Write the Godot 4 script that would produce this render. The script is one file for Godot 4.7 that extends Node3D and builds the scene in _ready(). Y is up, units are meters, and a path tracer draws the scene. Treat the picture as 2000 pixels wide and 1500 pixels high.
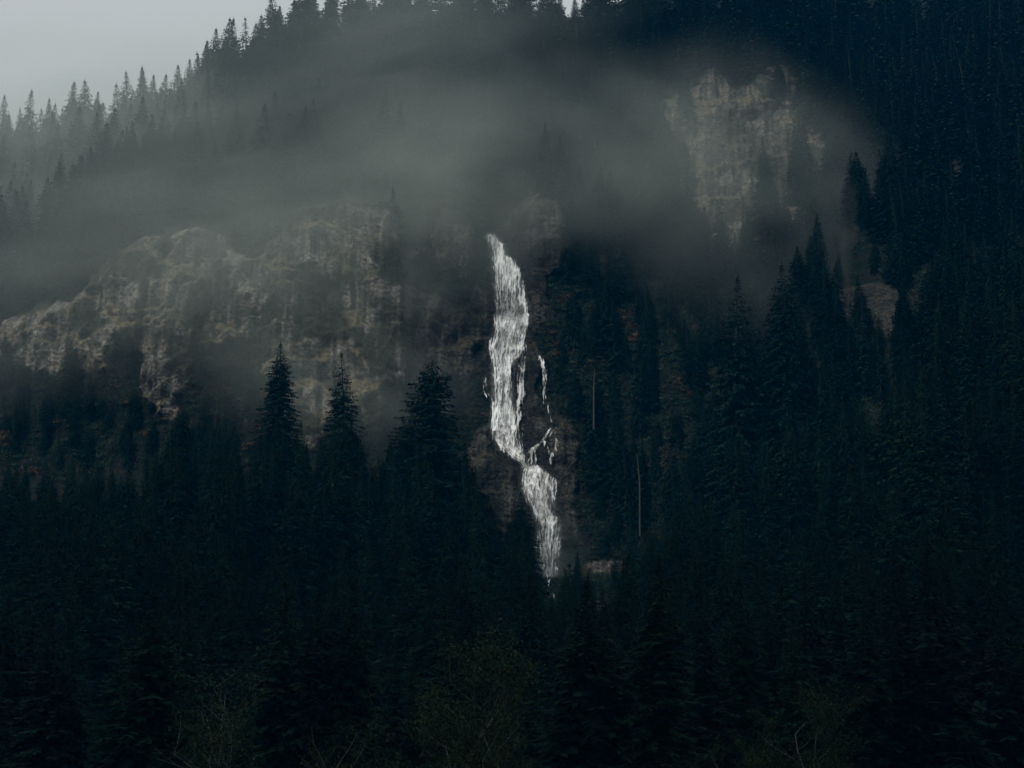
extends Node3D
# A misty mountain forest: wooded slopes, basalt cliffs and a tiered waterfall across a valley.

const PITCH := 0.1396263          # the camera looks up by 8 degrees
const FOV := 30.0
const HALF := 0.2679492           # tan(15 degrees)

var rng := RandomNumberGenerator.new()
var counts := {}
var n_big := FastNoiseLite.new()
var n_mid := FastNoiseLite.new()
var n_fine := FastNoiseLite.new()
var n_ridge := FastNoiseLite.new()
var n_patch := FastNoiseLite.new()
var n_col := FastNoiseLite.new()
var n_mist := FastNoiseLite.new()

# ---------------------------------------------------------------- helpers
func numbered(called: String) -> String:
	counts[called] = counts.get(called, -1) + 1
	return called if counts[called] == 0 else "%s_%03d" % [called, counts[called]]

func tag(o: Node, label: String, category: String, group := "", kind := "") -> void:
	if label: o.set_meta("label", label)
	if category: o.set_meta("category", category)
	if group: o.set_meta("group", group)
	if kind: o.set_meta("kind", kind)

func put(called: String, m: Mesh, mat: Material, parent: Node) -> MeshInstance3D:
	var o := MeshInstance3D.new()
	o.name = numbered(called) if parent == self else called
	o.mesh = m
	if mat: o.material_override = mat
	parent.add_child(o, true)
	return o

func sm(a: float, b: float, x: float) -> float:
	var t := clampf((x - a) / (b - a), 0.0, 1.0)
	return t * t * (3.0 - 2.0 * t)

# direction through a point of a 2000 x 1500 view, per metre of depth: (x, y)
func sight(px: float, py: float) -> Vector2:
	var nx := (px - 1000.0) / 750.0 * HALF
	var ny := (750.0 - py) / 750.0 * HALF
	var fz := cos(PITCH) - ny * sin(PITCH)
	return Vector2(nx / fz, (ny * cos(PITCH) + sin(PITCH)) / fz)

func view_of(p: Vector3) -> Vector2:
	var c := cos(PITCH)
	var s := sin(PITCH)
	var zc := p.y * s - p.z * c
	var yc := p.y * c + p.z * s
	return Vector2(1000.0 + p.x / zc / HALF * 750.0, 750.0 - yc / zc / HALF * 750.0)

# ---------------------------------------------------------------- lie of the land
# Each table is one line that runs along the valley side: x -> (height, distance).
var lines := []                   # eleven arrays of [x, y, d]

func line_world(a: Array) -> Array:
	return a

func line_seen(a: Array) -> Array:
	var out := []
	for e in a:
		var s := sight(e[0], e[1])
		out.append([s.x * e[2], s.y * e[2], float(e[2])])
	return out

func on_line(a: Array, x: float) -> Vector2:
	if x <= a[0][0]: return Vector2(a[0][1], a[0][2])
	for i in range(1, a.size()):
		if x < a[i][0]:
			var t: float = (x - a[i - 1][0]) / (a[i][0] - a[i - 1][0])
			t = lerpf(t, t * t * (3.0 - 2.0 * t), 0.6)
			return Vector2(lerpf(a[i - 1][1], a[i][1], t), lerpf(a[i - 1][2], a[i][2], t))
	var e: Array = a[a.size() - 1]
	return Vector2(e[1], e[2])

func profile(x: float) -> PackedVector2Array:
	var out := PackedVector2Array()
	for a in lines: out.append(on_line(a, x))
	return out

func make_lines() -> void:
	lines = [
		[[-400, -3.0, -60.0], [400, -3.0, -60.0]],
		[[-400, -21.0, 118.0], [-60, -23.0, 118.0], [60, -22.0, 118.0], [400, -16.0, 118.0]],
		[[-400, -26.0, 175.0], [-60, -30.0, 175.0], [60, -28.0, 175.0], [110, -22.0, 172.0], [400, -10.0, 168.0]],
		[[-400, -6.0, 232.0], [-100, -12.0, 232.0], [0, -22.0, 235.0], [45, -20.0, 235.0], [80, -8.0, 228.0], [110, 6.0, 220.0], [400, 30.0, 205.0]],
		line_seen([[-700, 960, 322], [0, 940, 330], [250, 920, 326], [450, 900, 330], [700, 880, 328], [790, 900, 330], [830, 980, 338], [960, 1090, 340], [1080, 1110, 340], [1200, 1120, 338], [1350, 1080, 330], [1500, 980, 318], [1700, 800, 300], [1900, 700, 285], [2500, 640, 262]]),
		line_seen([[-700, 820, 330], [0, 800, 338], [250, 700, 335], [330, 680, 333], [450, 690, 338], [560, 620, 338], [700, 620, 336], [785, 620, 336], [803, 640, 346], [900, 700, 350], [955, 690, 351], [1000, 700, 350], [1040, 690, 350], [1100, 700, 347], [1250, 740, 345], [1400, 720, 340], [1500, 680, 335], [1640, 640, 318], [1760, 620, 308], [1900, 600, 300], [2500, 560, 278]]),
		line_seen([[-700, 740, 336], [0, 690, 343], [150, 590, 344], [250, 500, 342], [380, 452, 340], [450, 515, 343], [540, 480, 343], [580, 408, 342], [765, 402, 341], [782, 420, 343], [803, 470, 356], [860, 440, 356], [955, 458, 358], [990, 466, 358], [1040, 400, 358], [1090, 400, 358], [1120, 500, 356], [1280, 500, 358], [1440, 500, 360], [1600, 490, 352], [1680, 440, 335], [1800, 450, 325], [1900, 455, 322], [2500, 430, 292]]),
		line_seen([[-700, 700, 362], [0, 600, 370], [250, 480, 362], [380, 440, 356], [600, 390, 362], [780, 390, 364], [960, 400, 372], [1100, 380, 370], [1280, 470, 372], [1500, 470, 372], [1650, 430, 362], [1760, 370, 345], [1900, 330, 335], [2500, 300, 302]]),
		line_seen([[-700, 560, 400], [0, 450, 405], [300, 380, 400], [600, 270, 400], [800, 270, 400], [1000, 260, 402], [1200, 220, 396], [1300, 160, 386], [1450, 90, 386], [1560, 100, 386], [1660, 200, 378], [1800, 250, 372], [2000, 230, 360], [2500, 200, 330]]),
		line_seen([[-700, 420, 440], [0, 345, 440], [200, 320, 440], [330, 280, 440], [450, 200, 440], [600, 110, 440], [760, 48, 440], [1000, 50, 440], [1150, 30, 440], [1300, -50, 440], [1500, -120, 440], [2500, -300, 420]]),
	]
	var back := []
	for e in lines[9]: back.append([e[0], e[1] - 45.0, e[2] + 110.0])
	lines.append(back)

# the point of the smooth land that lies at this place of the view: (x, y, d, line number)
func hit(px: float, py: float) -> Vector4:
	var s := sight(px, py)
	var d := 345.0
	var r := Vector4()
	for k in 5:
		var x := s.x * d
		var p := profile(x)
		var found := false
		for i in range(3, 10):
			var a := p[i].x - s.y * p[i].y
			var b := p[i + 1].x - s.y * p[i + 1].y
			if a <= 0.0 and b > 0.0:
				var t := -a / (b - a)
				d = lerpf(p[i].y, p[i + 1].y, t)
				r = Vector4(s.x * d, s.y * d, d, i + t)
				found = true
				break
		if not found:
			r = Vector4(s.x * p[9].y, s.y * p[9].y, p[9].y, 9.0)
			break
	return r

# rock showing through: [x, y, radius x, radius y, number of the cliff]
var bare := []
func make_bare() -> void:
	for e in [
		[300, 560, 165, 120, 1], [120, 650, 170, 70, 1], [330, 700, 45, 95, 1], [410, 600, 90, 80, 1], [350, 470, 80, 40, 1],
		[670, 480, 115, 90, 2], [700, 650, 95, 140, 2], [560, 610, 90, 110, 2], [600, 800, 60, 60, 2],
		[1000, 640, 62, 190, 3], [1050, 450, 55, 90, 3], [1040, 940, 75, 150, 3], [880, 470, 35, 80, 3], [860, 680, 60, 100, 3], [960, 900, 60, 70, 3],
		[1395, 290, 120, 130, 4], [1530, 270, 65, 150, 4], [1560, 410, 70, 80, 4], [1240, 270, 70, 70, 4], [1400, 430, 90, 90, 4],
		[1790, 390, 120, 34, 5], [1850, 340, 60, 20, 5], [1705, 605, 40, 62, 5],
		[1190, 1110, 46, 13, 6], [1160, 1190, 34, 16, 6],
	]:
		var h := hit(e[0], e[1])
		var m := h.z * HALF / 750.0
		bare.append([h.x, h.y, e[2] * m, e[3] * m, e[4]])

func rock_at(x: float, y: float) -> Vector2:   # (amount of bare rock, number of the cliff)
	var best := 0.0
	var who := 0
	for e in bare:
		var dx: float = (x - e[0]) / e[2]
		var dy: float = (y - e[1]) / e[3]
		var q := dx * dx + dy * dy
		if q < 2.2:
			var v := 1.35 - q * 0.7
			if v > best:
				best = v
				who = e[4]
	return Vector2(best, who)

# tilt of the ledges across the cliffs
func ledge(x: float, y: float) -> float:
	var dip := -0.42 * sm(-45.0, -95.0, x) + 0.05
	return (y + dip * x) / 6.5 + n_mid.get_noise_2d(x * 0.5, y * 0.5) * 0.9

# how far the surface stands out towards the valley
func relief(x: float, y: float, rock: float, near_water: float) -> float:
	var soil := n_big.get_noise_2d(x, y) * 2.2 + n_mid.get_noise_2d(x, y) * 0.7
	if rock <= 0.02: return soil
	var f := ledge(x, y)
	f = f - floorf(f)
	var shelf := (f - sm(0.72, 1.0, f)) * 1.9
	var g := ledge(x * 0.9 + 40.0, y) * 0.42
	g = g - floorf(g)
	shelf += (g - sm(0.84, 1.0, g)) * 3.6
	var blocks := n_ridge.get_noise_2d(x * 0.9, y * 0.3) * 0.8
	var cols := n_col.get_noise_2d(x * 1.15, y * 0.10) * 1.1 + n_col.get_noise_2d(x * 2.9 + 50.0, y * 0.35) * 0.5
	cols += n_col.get_noise_2d(x * 0.3 + 20.0, y * 0.05) * 2.0
	var craggy := n_fine.get_noise_2d(x, y * 0.5) * 0.38
	var r := (blocks + shelf * 0.8 + cols + craggy) * (1.0 - 0.75 * near_water)
	return soil * (1.0 - rock) + (soil * 0.5 + r) * rock

func water_near(x: float, y: float) -> float:
	var a := 1.0 - sm(4.0, 10.0, absf(x + 0.6 - 9.0 * sm(45.0, 15.0, y)))
	a = 1.0 - sm(3.0, 7.5, absf(x + 0.6 - 9.0 * sm(45.0, 15.0, y)))
	return a * sm(100.0, 88.0, y) * sm(-6.0, 6.0, y)

var ground_mat: StandardMaterial3D

func noise_texture(freq: float, octaves: int, lo: Color, hi: Color, seed_no: int, kind := FastNoiseLite.TYPE_SIMPLEX) -> NoiseTexture2D:
	var n := FastNoiseLite.new()
	n.noise_type = kind
	n.frequency = freq
	n.fractal_octaves = octaves
	n.seed = seed_no
	var t := NoiseTexture2D.new()
	t.width = 512
	t.height = 512
	t.seamless = true
	t.noise = n
	var g := Gradient.new()
	g.set_color(0, lo)
	g.set_color(1, hi)
	t.color_ramp = g
	return t

func make_land() -> void:
	ground_mat = StandardMaterial3D.new()
	ground_mat.vertex_color_use_as_albedo = true
	ground_mat.roughness = 0.9
	ground_mat.metallic_specular = 0.25
	ground_mat.albedo_texture = noise_texture(0.011, 5, Color(0.36, 0.36, 0.36), Color(1, 1, 1), 4)
	ground_mat.heightmap_enabled = true
	ground_mat.heightmap_texture = noise_texture(0.012, 5, Color.BLACK, Color.WHITE, 9)
	ground_mat.heightmap_scale = 60.0
	ground_mat.uv1_triplanar = true
	ground_mat.uv1_world_triplanar = true
	ground_mat.uv1_scale = Vector3(0.13, 0.13, 0.13)
	var steps := [10, 12, 22, 70, 110, 115, 26, 105, 60, 10]
	var xs := PackedFloat32Array()
	var x := -330.0
	while x <= 330.0:
		xs.append(x)
		x += 0.5 if absf(x) < 150.0 else (1.5 if absf(x) < 180.0 else 7.0)
	var cols := xs.size()
	var rows := 1
	for s in steps: rows += s
	var pos := PackedVector3Array()
	var col := PackedColorArray()
	var own := PackedByteArray()
	pos.resize(cols * rows)
	col.resize(cols * rows)
	own.resize(cols * rows)
	for c in cols:
		x = xs[c]
		var p := profile(x)
		var at := c * rows
		for i in 10:
			var n: int = steps[i]
			for k in (n + 1 if i == 9 else n):
				var t := float(k) / n
				var y := lerpf(p[i].x, p[i + 1].x, t)
				var d := lerpf(p[i].y, p[i + 1].y, t)
				var rk := rock_at(x, y) if i >= 3 and i <= 8 else Vector2()
				var pn := n_patch.get_noise_2d(x, y)
				var ro := sm(0.25, 0.62, rk.x + pn * 0.75) if rk.x > 0.0 else 0.0
				var w := water_near(x, y) if i >= 3 and i < 7 else 0.0
				var out_by := relief(x, y, ro, w) if i >= 2 else n_big.get_noise_2d(x, d) * 1.5
				pos[at] = Vector3(x, y, -(d - out_by))
				own[at] = int(rk.y) if ro > 0.45 else 0
				# soil, moss and rock
				var fine := n_fine.get_noise_2d(x * 1.7, y * 1.7)
				var mid := n_mid.get_noise_2d(x * 2.0 + 90.0, y * 2.0)
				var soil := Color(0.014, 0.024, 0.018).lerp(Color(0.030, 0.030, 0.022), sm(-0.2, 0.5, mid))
				if ro > 0.01:
					var f := ledge(x, y)
					f = f - floorf(f)
					var stone := Color(0.15, 0.142, 0.13).lerp(Color(0.44, 0.41, 0.365), sm(-0.5, 0.5, n_col.get_noise_2d(x * 0.45, y * 0.26) + fine * 0.55))
					stone = stone.lerp(Color(0.17, 0.125, 0.095), 0.45 * sm(0.05, 0.5, n_mid.get_noise_2d(x * 0.8 - 40.0, y * 1.1)))
					stone = stone.lerp(Color(0.055, 0.055, 0.055), 0.75 * sm(0.2, 0.42, n_col.get_noise_2d(x * 0.8 + 200.0, y * 0.07)))
					# turf, moss and ochre grass that hold on the ledges
					var turf := sm(0.66, 0.8, f) * sm(-0.12, 0.15, n_patch.get_noise_2d(x * 0.8 + 300.0, y * 2.0))
					var g := ledge(x * 0.9 + 40.0, y) * 0.42
					g = g - floorf(g)
					turf = maxf(turf, sm(0.8, 0.88, g) * sm(-0.35, 0.0, n_patch.get_noise_2d(x * 0.9 - 60.0, y * 1.5)))
					var green := sm(0.0, 0.4, n_patch.get_noise_2d(x * 0.7 - 120.0, y * 0.9))
					stone = stone.lerp(Color(0.36, 0.29, 0.17).lerp(Color(0.12, 0.125, 0.055), green), turf * 0.75)
					stone = stone.lerp(Color(0.050, 0.058, 0.032), 0.9 * sm(0.08, 0.3, n_patch.get_noise_2d(x * 1.0 + 77.0, y * 0.8)))
					if rk.y == 4.0 or rk.y == 6.0: stone = stone.lerp(Color(0.13, 0.12, 0.105), 0.45)
					if rk.y == 3.0 or rk.y == 5.0: stone = stone.lerp(Color(0.042, 0.045, 0.038), 0.7 if rk.y == 3.0 else 0.85)   # wet and weathered dark basalt
					stone = stone.lerp(Color(0.040, 0.040, 0.038), w * 0.85)
					soil = soil.lerp(stone, ro)
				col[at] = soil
				at += 1
	# normals from neighbours
	var nrm := PackedVector3Array()
	nrm.resize(cols * rows)
	for c in cols:
		for r in rows:
			var a := pos[maxi(c - 1, 0) * rows + r]
			var b := pos[mini(c + 1, cols - 1) * rows + r]
			var e := pos[c * rows + maxi(r - 1, 0)]
			var f2 := pos[c * rows + mini(r + 1, rows - 1)]
			nrm[c * rows + r] = (b - a).cross(f2 - e).normalized()
	# one mesh for the wooded slope and one for each cliff
	var idx := []
	for k in 7: idx.append(PackedInt32Array())
	for c in cols - 1:
		for r in rows - 1:
			var i0 := c * rows + r
			var i1 := i0 + rows
			var who := own[i0]
			if own[i1] != who or own[i0 + 1] != who: who = 0
			idx[who].append_array(PackedInt32Array([i0, i0 + 1, i1, i1, i0 + 1, i1 + 1]))
	var names := ["hillside", "cliff", "cliff", "cliff", "cliff", "cliff", "cliff"]
	var labels := ["dark forested hillside rising from the valley into the mist",
		"grey domed cliff with slanting grassy ledges below the misty trees", "blocky flat-topped grey cliff with ochre ledges beside the gully",
		"dark wet rock wall behind the waterfall", "pale grey cliff face high above the wooded slope",
		"brown rock outcrop with ochre grass on the steep dark hillside", "small pale rock outcrop near the foot of the waterfall"]
	for k in 7:
		var remap := PackedInt32Array()
		remap.resize(cols * rows)
		remap.fill(-1)
		var vp := PackedVector3Array()
		var vn := PackedVector3Array()
		var vc := PackedColorArray()
		var ix := PackedInt32Array()
		ix.resize(idx[k].size())
		for j in idx[k].size():
			var i: int = idx[k][j]
			if remap[i] < 0:
				remap[i] = vp.size()
				vp.append(pos[i])
				vn.append(nrm[i])
				vc.append(col[i])
			ix[j] = remap[i]
		if vp.is_empty(): continue
		var arr := []
		arr.resize(Mesh.ARRAY_MAX)
		arr[Mesh.ARRAY_VERTEX] = vp
		arr[Mesh.ARRAY_NORMAL] = vn
		arr[Mesh.ARRAY_COLOR] = vc
		arr[Mesh.ARRAY_INDEX] = ix
		var m := ArrayMesh.new()
		m.add_surface_from_arrays(Mesh.PRIMITIVE_TRIANGLES, arr)
		var o := put(names[k], m, ground_mat, self)
		tag(o, labels[k], "hillside" if k == 0 else "cliff", "", "structure")

# unseen mountainside, added behind the camera to keep sun off the valley floor
func make_shade_mountain() -> void:
	var st := SurfaceTool.new()
	st.begin(Mesh.PRIMITIVE_TRIANGLES)
	var nx := 70
	var nz := 30
	for j in nz + 1:
		for i in nx + 1:
			var x := lerpf(-900.0, 900.0, float(i) / nx)
			var t := float(j) / nz
			var z := lerpf(40.0, 265.0, t)
			var y := -8.0 + 312.0 * pow(sm(0.0, 1.0, t), 0.9) + n_big.get_noise_2d(x * 0.4, z * 0.4) * 14.0 * t
			st.set_color(Color(0.028, 0.034, 0.024))
			st.set_smooth_group(0)
			st.add_vertex(Vector3(x, y, z))
	for j in nz:
		for i in nx:
			var q := j * (nx + 1) + i
			st.add_index(q); st.add_index(q + 1); st.add_index(q + nx + 1)
			st.add_index(q + 1); st.add_index(q + nx + 2); st.add_index(q + nx + 1)
	st.generate_normals()
	var o := put("mountain", st.commit(), ground_mat, self)
	tag(o, "unseen dark mountainside added behind the camera to shade the valley floor", "mountain", "", "structure")

# ---------------------------------------------------------------- leaf and branch meshes
class Bag:
	var p := PackedVector3Array()
	var n := PackedVector3Array()
	var c := PackedColorArray()
	func tri(a: Vector3, b: Vector3, d: Vector3, col: Color) -> void:
		var m := (d - a).cross(b - a).normalized()
		p.append(a); p.append(b); p.append(d)
		n.append(m); n.append(m); n.append(m)
		c.append(col); c.append(col); c.append(col)
	func tube(a: Vector3, b: Vector3, ra: float, rb: float, col: Color, sides := 6) -> void:
		var ax := (b - a).normalized()
		var u := ax.cross(Vector3(0.31, 0.17, 0.94)).normalized()
		var v := ax.cross(u)
		for k in sides:
			var t0 := TAU * k / sides
			var t1 := TAU * (k + 1) / sides
			var d0 := u * cos(t0) + v * sin(t0)
			var d1 := u * cos(t1) + v * sin(t1)
			for q in [[a + d0 * ra, d0], [b + d0 * rb, d0], [a + d1 * ra, d1], [a + d1 * ra, d1], [b + d0 * rb, d0], [b + d1 * rb, d1]]:
				p.append(q[0]); n.append(q[1]); c.append(col)
	func mesh() -> ArrayMesh:
		var arr := []
		arr.resize(Mesh.ARRAY_MAX)
		arr[Mesh.ARRAY_VERTEX] = p
		arr[Mesh.ARRAY_NORMAL] = n
		arr[Mesh.ARRAY_COLOR] = c
		var m := ArrayMesh.new()
		m.add_surface_from_arrays(Mesh.PRIMITIVE_TRIANGLES, arr)
		return m

var bark_mat: StandardMaterial3D
var needle_mats := []
var leaf_mat: StandardMaterial3D
var pale_mat: StandardMaterial3D
var firs := []                    # {h, trunk, crown}

# A fir or hemlock of height h: whorls of drooping boughs set with flat sprays of needles.
func make_fir(h: float, radius: float, gap: float, step: float, start: float, droop: float, thin: float, lean: float, seed_no: int, taper := 0.86) -> Dictionary:
	var r := RandomNumberGenerator.new()
	r.seed = seed_no
	var wood := Bag.new()
	var leaf := Bag.new()
	var segs := 7
	var prev := Vector3(0, -1.5, 0)
	var base_r := h * 0.0115
	for k in segs:
		var t := float(k + 1) / segs
		var q := Vector3(sin(t * 2.1 + seed_no) * lean * t, h * t, cos(t * 1.7 + seed_no) * lean * t)
		wood.tube(prev, q, base_r * (1.0 - float(k) / segs) + 0.03, base_r * (1.0 - t) + 0.03, Color(0.026, 0.025, 0.022), 7)
		prev = q
	var y := h * start
	var lop := []
	for k in 8: lop.append(r.randf_range(0.72, 1.12))
	while y < h - 0.15:
		var t := (y - h * start) / (h * (1.0 - start))
		var mid := Vector3(sin(y / h * 2.1 + seed_no) * lean * y / h, y, cos(y / h * 1.7 + seed_no) * lean * y / h)
		var reach := radius * (pow(1.0 - t, taper) + 0.006) * (0.55 + 0.45 * sm(0.0, 0.16, t))
		var boughs := 5 + r.randi() % 3
		var turn := r.randf() * TAU
		for b in boughs:
			if r.randf() < thin: continue
			var az := turn + TAU * b / boughs + r.randf_range(-0.35, 0.35)
			var f := az / TAU * 8.0
			f = fposmod(f, 8.0)
			var side: float = lerpf(lop[int(f) % 8], lop[(int(f) + 1) % 8], f - floorf(f))
			var long := reach * side * r.randf_range(0.62, 1.12)
			if long < 0.12: long = 0.12
			var out := Vector3(cos(az), 0, sin(az))
			var across := Vector3(-sin(az), 0, cos(az))
			var rise := lerpf(-0.12, 0.45, pow(t, 1.8)) + r.randf_range(-0.12, 0.12)
			var n := maxi(2, int(long / step))
			var last := mid
			for k in n:
				var s := float(k + 1) / n
				var q := mid + out * long * s + Vector3.UP * long * (rise * s - droop * s * s + 0.12 * s * s * s)
				if k % 2 == 1 or k == n - 1:
					if long > 1.2: wood.tube(last, q, 0.05 * (1.1 - s) + 0.008, 0.05 * (1.0 - s) + 0.006, Color(0.022, 0.021, 0.019), 3)
					last = q
				if s < 0.1 and long > 4.0: continue
				var size := step * 1.75 * (0.65 + 0.6 * sin(s * PI * 0.85)) * r.randf_range(0.75, 1.25) * clampf(long / 2.0, 0.28, 1.0)
				var dull := r.randf_range(0.72, 1.2)
				for sd in [-1.0, 1.0]:
					var dir: Vector3 = (out * r.randf_range(0.35, 0.9) + across * sd * r.randf_range(0.6, 1.0) + Vector3.DOWN * r.randf_range(0.0, 0.55)).normalized()
					var tip: Vector3 = q + dir * size
					var wide := (dir.cross(Vector3.UP).normalized() + Vector3.UP * r.randf_range(-0.5, 0.5)) * size * 0.44
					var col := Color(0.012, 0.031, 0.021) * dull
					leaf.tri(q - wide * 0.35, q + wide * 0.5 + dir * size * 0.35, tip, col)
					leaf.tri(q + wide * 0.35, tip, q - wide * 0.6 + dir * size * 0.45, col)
				if r.randf() < 0.9:
					var dn := (Vector3.DOWN + out * 0.5 + across * r.randf_range(-0.6, 0.6)).normalized() * size * 0.95
					leaf.tri(q - across * size * 0.3, q + across * size * 0.3, q + dn, Color(0.014, 0.035, 0.023) * dull)
			var endp := mid + out * long + Vector3.UP * long * (rise - droop + 0.12)
			var tipw := step * clampf(long / 2.0, 0.2, 1.0)
			leaf.tri(endp - across * tipw * 0.5, endp + across * tipw * 0.5, endp + out * tipw * 1.3, Color(0.014, 0.035, 0.023))
		y += gap * r.randf_range(0.7, 1.3) * (0.36 + 0.74 * (1.0 - t))
	# leader
	leaf.tri(Vector3(prev.x - 0.1, h - 0.3, prev.z), Vector3(prev.x + 0.1, h - 0.3, prev.z), Vector3(prev.x, h + 0.7, prev.z), Color(0.014, 0.035, 0.023))
	leaf.tri(Vector3(prev.x, h - 0.3, prev.z - 0.1), Vector3(prev.x, h - 0.3, prev.z + 0.1), Vector3(prev.x, h + 0.7, prev.z), Color(0.014, 0.035, 0.023))
	return {"h": h, "trunk": wood.mesh(), "crown": leaf.mesh()}

func make_broadleaf(h: float, leaves: float, seed_no: int) -> Dictionary:
	var r := RandomNumberGenerator.new()
	r.seed = seed_no
	var wood := Bag.new()
	var leaf := Bag.new()
	var todo := [[Vector3(0, -1, 0), Vector3(r.randf_range(-0.1, 0.1), 1, r.randf_range(-0.1, 0.1)).normalized(), h * 0.36, h * 0.011, 0]]
	while todo.size():
		var b: Array = todo.pop_back()
		var at: Vector3 = b[0]
		var dir: Vector3 = b[1]
		var long: float = b[2]
		var thick: float = b[3]
		var depth: int = b[4]
		var n := 4
		for k in n:
			dir = (dir + Vector3(r.randf_range(-0.22, 0.22), r.randf_range(-0.06, 0.2), r.randf_range(-0.22, 0.22))).normalized()
			var to := at + dir * long / n
			var th := thick * (1.0 - 0.16)
			wood.tube(at, to, thick, th, Color(0.16, 0.165, 0.15) * r.randf_range(0.6, 1.05), 5)
			thick = th
			at = to
			if depth < 4 and (k > 0 or depth > 0):
				var kids := 1 if depth < 2 else (1 if r.randf() < 0.75 else 0)
				for q in kids:
					var az := r.randf() * TAU
					var sidew := Vector3(cos(az), r.randf_range(-0.05, 0.5), sin(az)).normalized()
					var nd := (dir * 0.45 + sidew).normalized()
					todo.append([at, nd, long * r.randf_range(0.5, 0.78), thick * r.randf_range(0.45, 0.62), depth + 1])
			if depth >= 2:
				for q in int(leaves) * 5:
					var o := at + Vector3(r.randfn(), r.randfn() * 0.7, r.randfn()) * 0.42
					var s := r.randf_range(0.05, 0.12)
					var a1 := Vector3(r.randfn(), r.randfn(), r.randfn()).normalized() * s
					var a2 := Vector3(r.randfn(), r.randfn(), r.randfn()).normalized() * s
					var cc := Color(0.014, 0.032, 0.012).lerp(Color(0.024, 0.042, 0.014), r.randf()) * r.randf_range(0.7, 1.15)
					leaf.tri(o - a1, o + a2, o + a1, cc)
					leaf.tri(o - a1, o + a1, o - a2, cc)
		if depth == 0:
			todo.append([at, dir, long * 0.8, thick, 1])
			todo.append([at, (dir + Vector3(r.randf_range(-0.6, 0.6), 0.1, r.randf_range(-0.6, 0.6))).normalized(), long * 0.85, thick * 0.8, 1])
	return {"h": h, "trunk": wood.mesh(), "crown": leaf.mesh()}

func plant(kind: Dictionary, called: String, at: Vector3, size: float, wide: float, turn: float, mat: Material, label: String, category: String, group: String, wood_mat: Material) -> Node3D:
	var o := Node3D.new()
	o.name = numbered(called)
	add_child(o)
	o.position = at
	o.rotation.y = turn
	o.scale = Vector3(wide, 1.0, wide) * size
	put("trunk", kind.trunk, wood_mat, o)
	put("crown", kind.crown, mat, o)
	tag(o, label, category, group)
	return o

# ---------------------------------------------------------------- the forest
func top_limit(px: float) -> float:      # tops of the trees on the lower slopes stay below this line of the view
	var a := [[-200, 900], [0, 885], [60, 905], [150, 875], [215, 890], [270, 900], [350, 800], [430, 800], [480, 880], [545, 760], [600, 830], [672, 780], [740, 850], [790, 800], [850, 740], [900, 800], [930, 905], [985, 1020], [1020, 990], [1045, 1090], [1060, 1160], [1085, 1160], [1105, 1110], [1125, 1070], [1170, 1130], [1230, 1010], [1300, 1000], [1360, 720], [1430, 565], [1480, 640], [1530, 540], [1590, 640], [1640, 720], [1700, 760], [1760, 700], [1830, 560], [1900, 500], [2000, 480], [2300, 440]]
	for i in range(1, a.size()):
		if px < a[i][0]:
			return lerpf(a[i - 1][1], a[i][1], (px - a[i - 1][0]) / (a[i][0] - a[i - 1][0]))
	return 440.0

func place_of(zone: int, at: Vector2) -> String:
	if zone == 3: return "behind the crest of the ridge"
	if zone == 2:
		if at.x < 330.0: return "in the mist on the low end of the ridge"
		if at.x < 800.0: return "in the misty forest above the blocky cliff"
		return "in the forest above the waterfall" if at.x < 1250.0 else "above the pale upper cliff"
	if zone == 1:
		if at.x < 800.0: return "clinging to the ledges of the domed and blocky cliffs"
		return "in the gully beside the waterfall" if at.x < 1000.0 else "on the steep slope between waterfall and brown outcrop"
	if at.y > 1500.0 or at.y > 1380.0: return "on the dark valley floor"
	if at.x < 480.0: return "at the foot of the domed cliff"
	if at.x < 930.0: return "at the foot of the blocky cliff"
	return "near the foot of the waterfall" if at.x < 1250.0 else "on the wooded slope below the brown outcrop"

func ground_y(x: float, d: float) -> float:
	var p := profile(x)
	for i in 10:
		if d <= p[i + 1].y: return lerpf(p[i].x, p[i + 1].x, (d - p[i].y) / (p[i + 1].y - p[i].y))
	return 0.0

# a tree whose top stands at this place of the view, d metres away
func plant_top(kind: Dictionary, called: String, px: float, py: float, d: float, wide: float, turn: float, mat: Material, label: String, category: String, group: String, wood_mat: Material) -> void:
	var s := sight(px, py)
	var x := s.x * d
	var y := ground_y(x, d)
	var h := s.y * d - y
	plant(kind, called, Vector3(x, y - 0.3, -d), (h + 0.3) / kind.h, wide, turn, mat, label, category, group, wood_mat)

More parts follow.
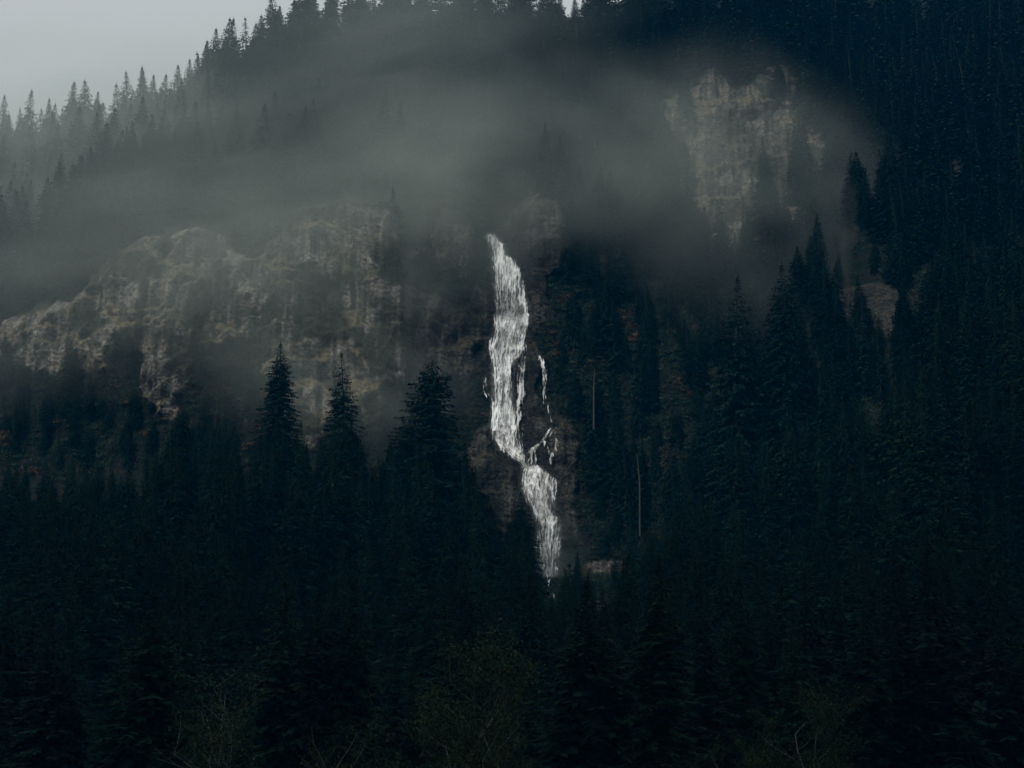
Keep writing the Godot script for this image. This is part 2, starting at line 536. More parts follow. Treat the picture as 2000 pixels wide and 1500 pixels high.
func make_marked_trees() -> void:
	var dense := make_fir(40.0, 7.2, 0.66, 0.42, 0.06, 0.40, 0.07, 0.3, 201, 0.78)
	var knobby := make_fir(38.0, 6.8, 0.95, 0.46, 0.05, 0.34, 0.14, 0.8, 202, 0.85)
	var round := make_fir(36.0, 9.0, 0.70, 0.46, 0.06, 0.30, 0.08, 0.5, 203, 0.62)
	var dark: Material = needle_mats[0]
	plant_top(dense, "fir_tree", 545, 670, 296, 1.35, 0.4, dark, "tall dense cone-shaped fir standing clear before the blocky cliff", "fir tree", "", bark_mat)
	plant_top(knobby, "fir_tree", 673, 688, 292, 1.35, 1.1, dark, "tall fir with a bare knobby tip before the blocky cliff", "fir tree", "", bark_mat)
	plant_top(round, "fir_tree", 848, 708, 296, 1.25, 2.0, dark, "broad round-topped fir before the gully beside the waterfall", "fir tree", "", bark_mat)
	plant_top(dense, "fir_tree", 1020, 960, 285, 1.6, 2.9, dark, "dark fir whose boughs overlap the lower waterfall", "fir tree", "", bark_mat)
	plant_top(dense, "fir_tree", 1530, 515, 305, 1.15, 3.2, dark, "tall dense fir below the pale upper cliff beside a twin", "fir tree", "", bark_mat)
	plant_top(knobby, "fir_tree", 1430, 540, 308, 1.2, 4.2, dark, "tall ragged fir with a bent tip below the pale upper cliff", "fir tree", "", bark_mat)
	plant_top(dense, "fir_tree", 355, 785, 290, 1.4, 5.0, dark, "broad fir under the pale pillar of the domed cliff", "fir tree", "", bark_mat)
	# dead grey trunks
	for e in [[1245, 885, 996, 4.0], [1162, 722, 790, -3.0], [626, 305, 372, 0.0], [918, 240, 300, 0.0]]:
		var h := hit(e[0], e[2])
		var s := sight(e[0], e[1])
		var d: float = minf(h.z - 6.0, 400.0)
		var low := Vector3(sight(e[0] + e[3], e[2]).x * d, sight(e[0], e[2]).y * d, -d)
		var b := Bag.new()
		var long: float = s.y * d - low.y
		b.tube(Vector3(0, -6, 0), Vector3(0.1, long * 0.5, 0), 0.24, 0.19, Color(0.05, 0.05, 0.047), 8)
		b.tube(Vector3(0.1, long * 0.5, 0), Vector3(-e[3] * d * HALF / 750.0, long, 0), 0.19, 0.06, Color(0.05, 0.05, 0.047), 8)
		for k in 5:
			var y: float = long * (0.35 + 0.12 * k)
			var az := rng.randf() * TAU
			b.tube(Vector3(0.05, y, 0), Vector3(cos(az) * 1.2, y + 0.3, sin(az) * 1.2), 0.05, 0.02, Color(0.07, 0.07, 0.065), 4)
		var o := put("dead_trunk", b.mesh(), bark_mat, self)
		o.position = low
		tag(o, "bare grey dead trunk standing in the forest", "dead tree", "bare dead trunks in the forest")
	# broadleaf trees with pale limbs on the near valley floor
	var kinds := [make_broadleaf(22.0, 3.0, 301), make_broadleaf(20.0, 1.0, 302), make_broadleaf(21.0, 3.0, 303)]
	for e in [[830, 1045, 108, 0, "leafy green broadleaf tree with pale limbs reaching across the valley floor"], [450, 1170, 104, 1, "thinly leaved tree with pale twisting limbs among the dark firs"], [985, 1265, 96, 2, "bushy broadleaf tree with pale trunk near the foot of the valley"], [620, 1300, 94, 1, "bare-limbed pale tree beside the bushy broadleaf tree"], [1380, 1370, 98, 2, "low leafy broadleaf tree on the dark valley floor"], [1620, 1200, 112, 0, "dim leafy tree under the wooded slope"]]:
		plant_top(kinds[e[3]], "broadleaf_tree", e[0], e[1], e[2], 0.85, e[0] * 0.01, leaf_mat, e[4], "broadleaf tree", "", pale_mat)

func make_forest() -> void:
	var spots := []                # {p, h, kind, turn, zone}
	var taken := {}
	var p := PackedVector2Array()
	# zone: [line, line to, tries, spacing, lowest and highest tree]
	for z in [[1, 2, 700, 7.5, 17.0, 27.0, 0], [2, 3, 900, 7.5, 20.0, 32.0, 0], [3, 4, 1800, 7.0, 18.0, 34.0, 0], [4, 6, 1700, 5.5, 8.0, 20.0, 1], [6, 7, 900, 5.5, 12.0, 24.0, 2], [7, 8, 2600, 5.4, 15.0, 29.0, 2], [8, 9, 2400, 5.6, 18.0, 32.0, 2], [9, 10, 420, 5.0, 20.0, 32.0, 3]]:
		for k in z[2]:
			var x := rng.randf_range(-185.0, 185.0)
			var u := rng.randf()
			if z[0] == 9: u *= 0.22
			p = profile(x)
			var i: int = z[0]
			if z[1] - i == 2:
				u *= 2.0
				i += int(u)
				u = u - int(u)
			var y := lerpf(p[i].x, p[i + 1].x, u)
			var d := lerpf(p[i].y, p[i + 1].y, u)
			var h := rng.randf_range(z[4], z[5])
			var v := view_of(Vector3(x, y + h, -d))
			var vb := view_of(Vector3(x, y, -d))
			if v.x < -120.0 or v.x > 2120.0 or v.y > 1540.0: continue
			var rk := rock_at(x, y)
			var pn := n_patch.get_noise_2d(x, y)
			if i >= 3 and rk.x > 0.0 and rk.x + pn * 0.75 > 0.3 and rng.randf() > 0.03: continue
			if z[6] == 1:
				if absf(x - 1.0) < 11.0 and y < 92.0: continue
				if vb.x < 820.0 and vb.y < 800.0 and rng.randf() > 0.22: continue
				h *= 0.7 if vb.x < 1080.0 else 1.0
			if z[0] >= 8 and vb.x < 640.0 and rng.randf() < (0.85 if z[0] == 9 else 0.3): continue
			if z[0] == 6 and vb.x > 250.0 and vb.x < 830.0:
				if rng.randf() < 0.7: continue
				h *= 0.4
			if z[0] == 6 and vb.x > 1280.0 and vb.x < 1620.0 and rng.randf() < 0.6: continue
			if z[6] == 2 and absf(vb.x - 965.0) < 45.0 and vb.y > 395.0: continue
			if z[6] == 0:
				var lim := top_limit(v.x) + rng.randf_range(0.0, 70.0)
				if v.y < lim:
					var s := sight(v.x, lim)
					h = s.y * d - y
					if h < 7.0: continue
			var key := Vector3i(int(floor(x / z[3])), int(floor(y / z[3])), int(floor(d / z[3])))
			if taken.has(key): continue
			taken[key] = true
			spots.append({"p": Vector3(x, y - 0.4, -d + n_big.get_noise_2d(x, y) * 2.2 + 0.4), "h": h, "turn": rng.randf() * TAU, "zone": z[6], "wide": rng.randf_range(1.05, 1.6)})
	# how much of each the trees before it leave in view
	spots.sort_custom(func(a, b): return a.p.z > b.p.z)
	var seen := {}
	for s in spots:
		var top := view_of(s.p + Vector3(0, s.h, 0))
		var bot := view_of(s.p)
		var n := 0
		var wide: float = (bot.y - top.y) * 0.17
		var yy := top.y
		while yy < minf(bot.y, 1500.0):
			var hw: float = wide * (yy - top.y) / maxf(bot.y - top.y, 1.0) + 3.0
			var xx := top.x - hw
			while xx <= top.x + hw:
				if xx >= 0.0 and xx < 2000.0 and yy >= 0.0:
					var cell := Vector2i(int(xx / 8.0), int(yy / 8.0))
					if not seen.has(cell):
						seen[cell] = true
						n += 1
				xx += 8.0
			yy += 8.0
		s.n = n
	spots.sort_custom(func(a, b): return a.n > b.n)
	print("trees ", spots.size(), " in view ", spots.filter(func(s): return s.n > 0).size())
	var looks := ["dense broad", "open-topped", "full conical", "drooping", "stout bushy", "slim", "gappy drooping", "scraggly thin"]
	var rest := {}
	var made := 0
	for s in spots:
		var pick: int = rng.randi() % (firs.size() - 2) + 2 if s.zone >= 1 else rng.randi() % (firs.size() - 3)
		var kind: Dictionary = firs[pick]
		var mat: Material = needle_mats[rng.randi() % needle_mats.size()]
		if made < 290 and s.n > 0:
			var at := view_of(s.p)
			var where: String = place_of(s.zone, at)
			plant(kind, "fir_tree", s.p, s.h / kind.h, s.wide, s.turn, mat, looks[pick] + " fir " + where, "fir tree", looks[pick] + " firs " + where, bark_mat)
			made += 1
		elif s.n > 0:
			if not rest.has(pick): rest[pick] = []
			rest[pick].append(Transform3D(Basis(Vector3.UP, s.turn).scaled(Vector3(s.wide, 1.0, s.wide) * s.h / kind.h), s.p))
	var forest := Node3D.new()
	forest.name = "forest"
	add_child(forest)
	tag(forest, "mass of dark firs filling the wooded mountain slopes", "forest", "", "stuff")
	for pick in rest:
		for part in ["trunk", "crown"]:
			var mm := MultiMesh.new()
			mm.transform_format = MultiMesh.TRANSFORM_3D
			mm.mesh = firs[pick][part]
			mm.instance_count = rest[pick].size()
			for k in rest[pick].size(): mm.set_instance_transform(k, rest[pick][k])
			var o := MultiMeshInstance3D.new()
			o.name = part + "s"
			o.multimesh = mm
			o.material_override = bark_mat if part == "trunk" else needle_mats[pick % needle_mats.size()]
			o.set_meta("kind", "stuff")
			forest.add_child(o, true)

# ---------------------------------------------------------------- brush and grass
func make_brush() -> void:
	var b := Bag.new()
	var r := RandomNumberGenerator.new()
	r.seed = 5
	for k in 60:
		var o := Vector3(r.randfn(), absf(r.randfn()) * 0.7, r.randfn()) * 0.5
		var s := r.randf_range(0.14, 0.34)
		var a1 := Vector3(r.randfn(), r.randfn(), r.randfn()).normalized() * s
		var a2 := Vector3(r.randfn(), r.randfn(), r.randfn()).normalized() * s * 0.7
		var g := r.randf_range(0.7, 1.2)
		b.tri(o - a1, o + a2, o + a1, Color(g, g, g))
	var mat := StandardMaterial3D.new()
	mat.vertex_color_use_as_albedo = true
	mat.roughness = 0.85
	mat.metallic_specular = 0.15
	var places := []
	var tints := PackedColorArray()
	for k in 22000:
		var x := rng.randf_range(-170.0, 170.0)
		var p := profile(x)
		var i := 2 + rng.randi() % 7
		if k % 3 == 0:
			x = rng.randf_range(-35.0, 75.0)
			p = profile(x)
			i = 3 + rng.randi() % 3
		if i == 6 and rng.randf() < 0.6: continue
		var u := rng.randf()
		var y := lerpf(p[i].x, p[i + 1].x, u)
		var d := lerpf(p[i].y, p[i + 1].y, u)
		var rk := rock_at(x, y)
		var pn := n_patch.get_noise_2d(x, y)
		var ro := sm(0.25, 0.62, rk.x + pn * 0.75) if rk.x > 0.0 else 0.0
		var f := ledge(x, y)
		f -= floorf(f)
		if ro > 0.4 and not (f > 0.7 and rng.randf() < 0.5) and rng.randf() > 0.06: continue
		var w := water_near(x, y) if i < 7 else 0.0
		if w > 0.6: continue
		var out_by := relief(x, y, ro, w)
		var s := rng.randf_range(0.8, 2.0) * (0.5 if ro > 0.4 else 1.0)
		places.append(Transform3D(Basis(Vector3.UP, rng.randf() * TAU).scaled(Vector3(s, s * rng.randf_range(0.7, 1.2), s)), Vector3(x, y - 0.1, -(d - out_by))))
		var c := Color(0.014, 0.032, 0.022).lerp(Color(0.028, 0.040, 0.022), rng.randf())
		var warm := n_patch.get_noise_2d(x * 1.1 + 500.0, y * 1.4)
		if warm > 0.42: c = c.lerp(Color(0.12, 0.06, 0.03), rng.randf() * 0.6)
		tints.append(c)
	var mm := MultiMesh.new()
	mm.transform_format = MultiMesh.TRANSFORM_3D
	mm.use_colors = true
	mm.mesh = b.mesh()
	mm.instance_count = places.size()
	for k in places.size():
		mm.set_instance_transform(k, places[k])
		mm.set_instance_color(k, tints[k])
	var o := MultiMeshInstance3D.new()
	o.name = "undergrowth"
	o.multimesh = mm
	o.material_override = mat
	add_child(o)
	tag(o, "low green and rusty brush covering the slopes and ledges", "undergrowth", "", "stuff")

# ---------------------------------------------------------------- the waterfall
var water_mat: StandardMaterial3D
var n_str := FastNoiseLite.new()
var n_foam := FastNoiseLite.new()

func land_point(px: float, py: float, off: float) -> Vector3:
	var h := hit(px, py)
	var s := sight(px, py)
	var out_by := relief(h.x, h.y, 1.0, water_near(h.x, h.y)) + off
	var d := h.z - out_by
	return Vector3(s.x * d, s.y * d, -d)

# rows: [py, left, right, cover]; a sheet of falling water whose streaks follow its edges
func fall(called: String, parent: Node, rows: Array, off: float, seed_no: float, veil := false) -> void:
	var y0: float = rows[0][0]
	var y1: float = rows[rows.size() - 1][0]
	var ny := maxi(4, int((y1 - y0) / 1.3))
	var nx := 4
	for e in rows: nx = maxi(nx, int((e[2] - e[1]) / 0.7))
	var anchors := []
	var na := maxi(2, int((y1 - y0) / 12.0))
	for j in na + 1:
		var py := lerpf(y0, y1, float(j) / na)
		var e := row_at(rows, py)
		anchors.append([land_point(e.x - 1.0, py, off), land_point((e.x + e.y) * 0.5, py, off), land_point(e.y + 1.0, py, off)])
	var vp := PackedVector3Array()
	var vc := PackedColorArray()
	for j in ny + 1:
		var v := float(j) / ny
		var py := lerpf(y0, y1, v)
		var e := row_at(rows, py)
		var fa := v * na
		var ia := mini(int(fa), na - 1)
		var ta := fa - ia
		for i in nx + 1:
			var u := float(i) / nx
			var px := lerpf(e.x - 1.5, e.y + 1.5, u)
			var a: Array = anchors[ia]
			var b: Array = anchors[ia + 1]
			var da: float
			if u < 0.5: da = lerpf(lerpf(a[0].z, a[1].z, u * 2.0), lerpf(b[0].z, b[1].z, u * 2.0), ta)
			else: da = lerpf(lerpf(a[1].z, a[2].z, u * 2.0 - 1.0), lerpf(b[1].z, b[2].z, u * 2.0 - 1.0), ta)
			var wide := e.y - e.x
			var su := u * maxf(wide, 12.0) + (px - 1000.0) * 0.25
			var bend := n_foam.get_noise_2d(px * 0.35, py * 0.35 + seed_no) * 2.0
			var st := n_str.get_noise_2d(su * 1.7 + bend + seed_no * 3.0, py * 0.07) * 0.42 + n_str.get_noise_2d(su * 4.2 + bend + seed_no * 5.0, py * 0.10) * 0.16 + n_str.get_noise_2d(su * 0.62 + bend + seed_no, py * 0.07 + 40.0) * 0.45
			# strands that part and join as the water runs over the rock
			var run1 := 1.0 - minf(1.0, absf(n_foam.get_noise_2d(px * 0.62 + bend + seed_no * 9.0, py * 0.10 + seed_no * 4.0)) * 3.2)
			var run2 := 1.0 - minf(1.0, absf(n_foam.get_noise_2d(px * 1.35 + bend * 1.5 + seed_no * 2.0, py * 0.16 + seed_no)) * 3.0)
			st += (run1 - 0.45) * 0.7 + (run2 - 0.45) * 0.22
			var foam := n_foam.get_noise_2d(px * 2.2, py * 1.1 + seed_no * 7.0) * 0.2 + n_foam.get_noise_2d(px * 0.8, py * 0.6 + 80.0) * 0.35
			var edge := minf(u, 1.0 - u) * (wide + 3.0)
			var body: float = e.z - 0.08 + st * 0.95 + foam * 0.42 + blots(px, py) - (1.0 - sm(0.0, 11.0, edge * 1.3 + foam * 4.0 + st * 4.0 + 0.6)) * 1.4
			body -= (1.0 - sm(0.0, 5.0, py - y0 + 1.0 + foam * 5.0)) * 0.5 + (1.0 - sm(0.0, 7.0, y1 - py + 1.0 + foam * 5.0)) * 0.8
			var al := pow(sm(-0.1, 1.1, body), 1.1)
			if veil: al = 0.4 * sm(0.0, 0.45 * wide + 3.0, edge) * clampf(0.55 + e.z * 0.5 + (st + foam) * 0.6, 0.0, 1.0) * sm(0.0, 10.0, py - y0) * sm(0.0, 10.0, y1 - py)
			if edge <= 0.01: al = 0.0
			var d := -da - 0.25 - 0.8 * clampf(st + foam, -0.6, 0.9)
			var s := sight(px, py)
			vp.append(Vector3(s.x * d, s.y * d, -d))
			vc.append(Color(1, 1, 1, al))
	var st2 := SurfaceTool.new()
	st2.begin(Mesh.PRIMITIVE_TRIANGLES)
	for k in vp.size():
		st2.set_color(vc[k])
		st2.set_smooth_group(0)
		st2.add_vertex(vp[k])
	for j in ny:
		for i in nx:
			var q := j * (nx + 1) + i
			st2.add_index(q); st2.add_index(q + 1); st2.add_index(q + nx + 1)
			st2.add_index(q + 1); st2.add_index(q + nx + 2); st2.add_index(q + nx + 1)
	st2.generate_normals()
	put(called, st2.commit(), water_mat, parent)

# where the water runs thick (+) or lets the rock show (-): [px, py, rx, ry, amount]
const BLOTS := [[1008, 530, 18, 25, 0.25], [975, 500, 12, 40, 0.3], [985, 600, 14, 40, -0.42], [1010, 612, 12, 30, -0.3], [1027, 600, 6, 25, 0.5], [968, 590, 5, 40, -0.3],
	[1000, 613, 20, 8, -1.0], [966, 625, 5, 14, 0.5], [1025, 624, 14, 8, 0.6], [985, 632, 12, 6, 0.5], [1003, 640, 9, 12, 0.4], [987, 660, 6, 24, -0.7], [1002, 668, 8, 12, -0.3], [960, 675, 10, 18, 0.4], [975, 692, 12, 10, 0.4],
	[1015, 678, 14, 6, 0.7], [998, 695, 10, 14, 0.5], [985, 720, 16, 12, 0.3], [982, 757, 4, 30, -0.5], [968, 750, 5, 40, 0.2], [992, 760, 4, 30, 0.3], [965, 800, 6, 20, 0.3],
	[985, 800, 12, 14, 0.2], [990, 830, 5, 30, -0.5], [968, 845, 9, 25, 0.4], [978, 866, 12, 10, 0.2], [1000, 840, 4, 30, 0.3], [1010, 850, 3, 40, -0.6], [1000, 882, 10, 8, 0.3],
	[1030, 945, 12, 20, 0.5], [1045, 920, 15, 6, 0.4], [1060, 965, 6, 25, -0.4], [1080, 955, 6, 20, 0.1], [1075, 980, 6, 25, -0.5], [1040, 985, 8, 20, 0.2],
	[1075, 1020, 10, 8, 0.4], [1060, 1050, 6, 25, -0.5], [1070, 1050, 3, 40, 0.5], [1080, 1060, 3, 40, 0.3], [1088, 1070, 3, 30, -0.3]]

func blots(px: float, py: float) -> float:
	var v := 0.0
	for b in BLOTS:
		var dx: float = (px - b[0]) / b[2]
		var dy: float = (py - b[1]) / b[3]
		var q := dx * dx + dy * dy
		if q < 3.0: v += b[4] * exp(-q * 1.3)
	return v

func row_at(rows: Array, py: float) -> Vector3:
	for i in range(1, rows.size()):
		if py <= rows[i][0]:
			var t: float = (py - rows[i - 1][0]) / maxf(rows[i][0] - rows[i - 1][0], 0.01)
			return Vector3(lerpf(rows[i - 1][1], rows[i][1], t), lerpf(rows[i - 1][2], rows[i][2], t), lerpf(rows[i - 1][3], rows[i][3], t))
	var e: Array = rows[rows.size() - 1]
	return Vector3(e[1], e[2], e[3])

func widened(rows: Array) -> Array:
	var out := []
	for e in rows: out.append([e[0], e[1] - 6.0, e[2] + 6.0, e[3]])
	out[0][0] -= 4.0
	out[out.size() - 1][0] += 8.0
	return out

func make_waterfall() -> void:
	water_mat = StandardMaterial3D.new()
	water_mat.albedo_color = Color(0.93, 0.94, 0.94)
	water_mat.vertex_color_use_as_albedo = true
	water_mat.transparency = BaseMaterial3D.TRANSPARENCY_ALPHA
	water_mat.roughness = 0.6
	water_mat.cull_mode = BaseMaterial3D.CULL_DISABLED
	n_str.seed = 31
	n_str.frequency = 0.16
	n_str.fractal_octaves = 3
	n_foam.seed = 32
	n_foam.frequency = 0.11
	n_foam.fractal_octaves = 3
	var w := Node3D.new()
	w.name = "waterfall"
	var foot := hit(1070, 1110)
	add_child(w)
	tag(w, "white tiered waterfall dropping down the dark cliff between the trees", "waterfall")
	var upper_fall_rows := [[456, 955, 962, 0.7], [464, 950, 971, 0.75], [477, 955, 985, 0.75], [497, 959, 989, 0.72], [507, 960, 1006, 0.7], [530, 962, 1019, 0.66], [559, 964, 1025, 0.5], [585, 966, 1030, 0.4], [602, 967, 1033, 0.34], [634, 968, 1035, 0.3]]
	fall("spray_veil", w, widened(upper_fall_rows), 0.35, 20.0, true)
	fall("upper_fall", w, upper_fall_rows, 0.6, 1.0)
	var middle_fall_rows := [[611, 963, 1037, 0.55], [628, 964, 1035, 0.72], [645, 961, 1031, 0.6], [662, 955, 1029, 0.55], [682, 952, 1028, 0.62], [690, 954, 1021, 0.72], [702, 958, 1009, 0.85], [717, 959, 1002, 0.85], [740, 960, 1001, 0.72], [774, 961, 1002, 0.68], [790, 960, 1004, 0.75], [803, 959, 1010, 0.82], [837, 956, 1012, 0.85], [858, 961, 1016, 0.78], [879, 975, 1022, 0.75], [894, 997, 1026, 0.9], [905, 1018, 1029, 0.9], [914, 1023, 1040, 0.8]]
	fall("spray_veil", w, widened(middle_fall_rows), 0.35, 20.0, true)
	fall("middle_fall", w, middle_fall_rows, 0.9, 2.0)
	fall("side_cascade", w, [[664, 1008, 1030, 0.5], [690, 1010, 1031, 0.55], [740, 1009, 1029, 0.45], [783, 1006, 1023, 0.5], [805, 1005, 1021, 0.55], [835, 1007, 1022, 0.6], [865, 1010, 1023, 0.4], [892, 1018, 1026, 0.35]], 1.3, 3.0)
	var lower_fall_rows := [[908, 1034, 1050, 0.8], [915, 1022, 1060, 0.85], [921, 1020, 1067, 0.82], [930, 1018, 1080, 0.8], [938, 1016, 1091, 0.75], [947, 1016, 1090, 0.66], [967, 1021, 1087, 0.52], [986, 1032, 1086, 0.44], [1000, 1039, 1085, 0.38], [1014, 1046, 1087, 0.3]]
	fall("spray_veil", w, widened(lower_fall_rows), 0.35, 20.0, true)
	fall("lower_fall", w, lower_fall_rows, 0.8, 4.0)
	var foot_fall_rows := [[1000, 1040, 1064, 0.6], [1010, 1042, 1092, 0.7], [1022, 1049, 1095, 0.6], [1038, 1048, 1096, 0.5], [1070, 1042, 1096, 0.4], [1098, 1050, 1093, 0.32], [1122, 1060, 1090, 0.2]]
	fall("spray_veil", w, widened(foot_fall_rows), 0.35, 20.0, true)
	fall("foot_fall", w, foot_fall_rows, 1.1, 5.0)
	fall("foot_cascade", w, [[1112, 1068, 1081, 0.6], [1125, 1066, 1078, 0.6], [1144, 1065, 1077, 0.4], [1156, 1068, 1081, 0.25], [1170, 1070, 1090, 0.4]], 1.1, 6.0)
	fall("strand", w, [[736, 943, 953, 0.7], [750, 940, 951, 0.7], [763, 939, 950, 0.65], [774, 946, 960, 0.6], [785, 953, 967, 0.6], [795, 956, 969, 0.7]], 0.9, 7.0)
	fall("strand", w, [[694, 1047, 1057, 0.7], [706, 1051, 1068, 0.8], [718, 1053, 1069, 0.75], [730, 1056, 1069, 0.75], [754, 1056, 1068, 0.75], [770, 1058, 1070, 0.7], [794, 1064, 1076, 0.65], [828, 1072, 1084, 0.5]], 0.9, 8.0)
	fall("strand", w, [[834, 1072, 1088, 0.45], [845, 1065, 1087, 0.3], [856, 1056, 1072, 0.4], [866, 1046, 1062, 0.4], [876, 1036, 1053, 0.35], [888, 1024, 1040, 0.4]], 0.9, 9.0)
	fall("strand", w, [[872, 1036, 1052, 0.3], [888, 1030, 1052, 0.3], [910, 1028, 1052, 0.3]], 1.0, 10.0)
	fall("strand", w, [[858, 1057, 1069, 0.6], [872, 1062, 1076, 0.65], [888, 1068, 1083, 0.7], [908, 1069, 1084, 0.55]], 1.0, 11.0)
	fall("strand", w, [[856, 1078, 1090, 0.55], [872, 1078, 1091, 0.65], [892, 1074, 1087, 0.55]], 1.0, 12.0)

# ---------------------------------------------------------------- mist
# A drifting body of mist, thick in the middle and thinning to nothing at its ragged rim; it leans back with the slope it lies on.
func mist_bank(label: String, px: float, py: float, off: float, rx: float, ry: float, thick: float, tilt: float, lean: float, depth: float) -> void:
	var h := hit(px, py)
	var d := h.z - off
	var s := sight(px, py)
	var m := d * HALF / 750.0
	var st := SurfaceTool.new()
	st.begin(Mesh.PRIMITIVE_TRIANGLES)
	var nu := 56
	var nv := 40
	var side := (nu + 1) * (nv + 1)
	var ct := cos(tilt)
	var sn := sin(tilt)
	for face in 2:
		for j in nv + 1:
			for i in nu + 1:
				var u := lerpf(-1.0, 1.0, float(i) / nu)
				var v := lerpf(-1.0, 1.0, float(j) / nv)
				var wob := 1.0 + 0.45 * n_mist.get_noise_2d(u * 60.0 + px, v * 60.0 + py)
				var q := clampf(1.0 - (u * u + v * v) * wob, 0.0, 1.0)
				var wisp := clampf(0.72 + 0.75 * n_mist.get_noise_2d(u * 95.0 + px * 3.0, v * 120.0 + py * 2.0), 0.1, 1.3)
				var t := 0.0 if i == 0 or j == 0 or i == nu or j == nv else thick * pow(q, 2.0) * wisp + 0.02
				var x := (u * rx * ct - v * ry * sn) * m
				var y := (u * rx * sn + v * ry * ct) * m
				var z := -lean * y + 2.0 * n_mist.get_noise_2d(u * 40.0, v * 40.0 + px) + (0.5 if face == 0 else -0.5) * t
				st.add_vertex(Vector3(x, y, z))
	for face in 2:
		for j in nv:
			for i in nu:
				var a := face * side + j * (nu + 1) + i
				var b := a + 1
				var c := a + nu + 1
				var e := c + 1
				for k in ([a, c, b, b, c, e] if face == 0 else [a, b, c, b, e, c]): st.add_index(k)
	var fm := FogMaterial.new()
	fm.density = depth / thick
	fm.albedo = Color(0.93, 0.98, 0.94)
	var o := put("mist", st.commit(), fm, self)
	o.position = Vector3(s.x * d, s.y * d, -d)
	tag(o, label, "mist", "banks of mist drifting along the slope", "stuff")

func make_mist() -> void:
	n_mist.seed = 77
	n_mist.frequency = 0.012
	n_mist.fractal_octaves = 3
	mist_bank("thick grey mist veiling the low end of the ridge", -60, 330, 44, 720, 440, 44, 0.3, 0.5, 0.60)
	mist_bank("broad pale mist hanging over the forest below the sky", 560, 210, 62, 860, 520, 36, 0.45, 0.8, 0.38)
	mist_bank("long band of mist along the top of the domed cliff", 440, 440, 36, 760, 280, 26, 0.08, 0.6, 0.17)
	mist_bank("mist pouring over the ledges of the blocky cliff", 570, 630, 20, 460, 280, 20, -0.5, 0.1, 0.26)
	mist_bank("bright puff of mist in the gully beside the waterfall", 860, 440, 14, 220, 300, 18, -0.4, 0.3, 0.34)
	mist_bank("mist drifting above the head of the waterfall", 920, 330, 38, 560, 280, 26, 0.25, 0.8, 0.15)
	mist_bank("small puff of mist against the pale upper cliff", 1210, 270, 30, 420, 280, 20, -0.55, 0.4, 0.15)
	mist_bank("thin mist below the pale upper cliff", 1430, 330, 34, 440, 400, 22, -0.5, 0.4, 0.24)
	mist_bank("mist rolling down the slanting ledges", 150, 580, 20, 520, 260, 22, 0.35, 0.3, 0.22)
	mist_bank("faint spray drifting at the foot of the waterfall", 1075, 1090, 8, 90, 110, 10, 0.2, 0.1, 0.16)

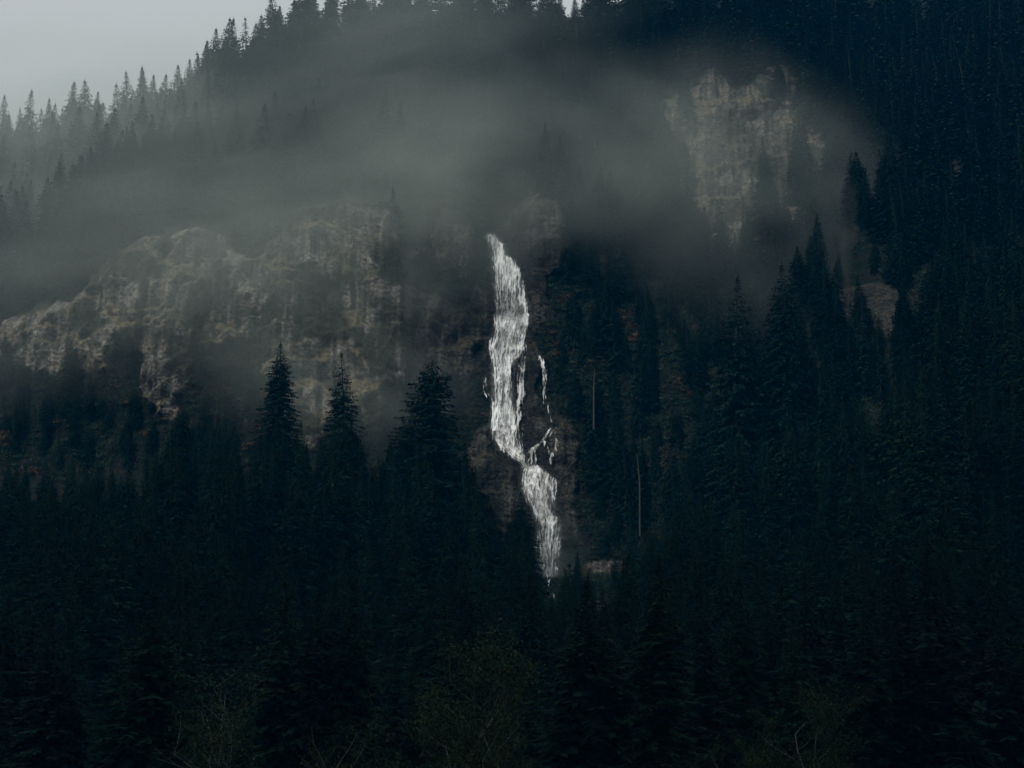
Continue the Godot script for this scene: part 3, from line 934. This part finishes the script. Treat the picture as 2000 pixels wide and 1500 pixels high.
func _ready() -> void:
	rng.seed = 20
	# camera
	var cam := Camera3D.new()
	cam.name = "camera"
	cam.fov = FOV
	cam.rotation.x = PITCH
	cam.near = 0.5
	cam.far = 3000.0
	add_child(cam)
	cam.current = true
	# overcast sky
	var env := Environment.new()
	var sky := Sky.new()
	var sk := ProceduralSkyMaterial.new()
	sk.sky_top_color = Color(0.84, 0.87, 0.875)
	sk.sky_horizon_color = Color(0.56, 0.572, 0.57)
	sk.sky_curve = 0.8
	sk.ground_bottom_color = Color(0.05, 0.06, 0.06)
	sk.ground_horizon_color = Color(0.12, 0.14, 0.14)
	sk.sun_angle_max = 1.0
	sky.sky_material = sk
	env.background_mode = Environment.BG_SKY
	env.sky = sky
	env.tonemap_mode = Environment.TONE_MAPPER_LINEAR
	env.tonemap_exposure = 1.35
	env.sdfgi_enabled = true
	env.ssao_enabled = true
	env.ssil_enabled = true
	env.fog_enabled = true
	env.fog_density = 0.00014
	env.fog_light_color = Color(0.10, 0.66, 0.95)
	env.volumetric_fog_enabled = true
	env.volumetric_fog_density = 0.0
	var we := WorldEnvironment.new()
	we.name = "environment"
	we.environment = env
	add_child(we)
	# the sun behind cloud
	var sun := DirectionalLight3D.new()
	sun.name = "sun"
	sun.light_energy = 0.5
	sun.light_angular_distance = 10.0
	sun.light_color = Color(1.0, 0.98, 0.95)
	sun.shadow_enabled = true
	add_child(sun)
	sun.look_at_from_position(Vector3(-36, 47, 80), Vector3.ZERO, Vector3.UP)
	# noise
	for e in [[n_big, 1, 0.035, 3], [n_mid, 2, 0.11, 3], [n_fine, 3, 0.42, 3], [n_ridge, 4, 0.07, 3], [n_patch, 5, 0.055, 4], [n_col, 6, 0.33, 2]]:
		e[0].noise_type = FastNoiseLite.TYPE_SIMPLEX
		e[0].seed = e[1]
		e[0].frequency = e[2]
		e[0].fractal_octaves = e[3]
	n_ridge.fractal_type = FastNoiseLite.FRACTAL_RIDGED
	make_lines()
	make_bare()
	var t0 := Time.get_ticks_msec()
	make_land()
	print("land ", Time.get_ticks_msec() - t0)
	make_shade_mountain()
	make_waterfall()
	print("water ", Time.get_ticks_msec() - t0)
	# trees
	bark_mat = StandardMaterial3D.new()
	bark_mat.vertex_color_use_as_albedo = true
	bark_mat.roughness = 0.9
	bark_mat.metallic_specular = 0.2
	for k in 5:
		var m := StandardMaterial3D.new()
		m.vertex_color_use_as_albedo = true
		m.roughness = 0.85
		m.metallic_specular = 0.15
		m.albedo_color = [Color(0.9, 0.9, 0.92), Color(1, 1, 1), Color(0.95, 1.0, 0.88), Color(0.85, 0.9, 0.95), Color(1.0, 0.97, 0.85)][k]
		needle_mats.append(m)
	firs.append(make_fir(40.0, 7.4, 0.68, 0.50, 0.04, 0.42, 0.04, 0.5, 101))
	firs.append(make_fir(38.0, 6.6, 0.74, 0.50, 0.05, 0.36, 0.10, 0.9, 102))
	firs.append(make_fir(30.0, 5.8, 0.72, 0.56, 0.04, 0.40, 0.06, 0.5, 103))
	firs.append(make_fir(30.0, 5.0, 0.74, 0.56, 0.05, 0.48, 0.10, 0.7, 104))
	firs.append(make_fir(26.0, 5.6, 0.70, 0.56, 0.04, 0.34, 0.07, 0.4, 105))
	firs.append(make_fir(24.0, 4.4, 0.70, 0.56, 0.05, 0.40, 0.14, 0.6, 106))
	firs.append(make_fir(28.0, 4.8, 0.92, 0.56, 0.08, 0.55, 0.20, 1.0, 107))
	firs.append(make_fir(27.0, 4.4, 1.05, 0.58, 0.10, 0.62, 0.28, 1.2, 108))
	print("firs ", Time.get_ticks_msec() - t0, " ", firs[0].crown.get_faces().size() / 3)
	leaf_mat = StandardMaterial3D.new()
	leaf_mat.vertex_color_use_as_albedo = true
	leaf_mat.roughness = 0.7
	leaf_mat.metallic_specular = 0.2
	pale_mat = StandardMaterial3D.new()
	pale_mat.vertex_color_use_as_albedo = true
	pale_mat.roughness = 0.85
	make_forest()
	make_marked_trees()
	make_brush()
	print("forest ", Time.get_ticks_msec() - t0)
	make_mist()
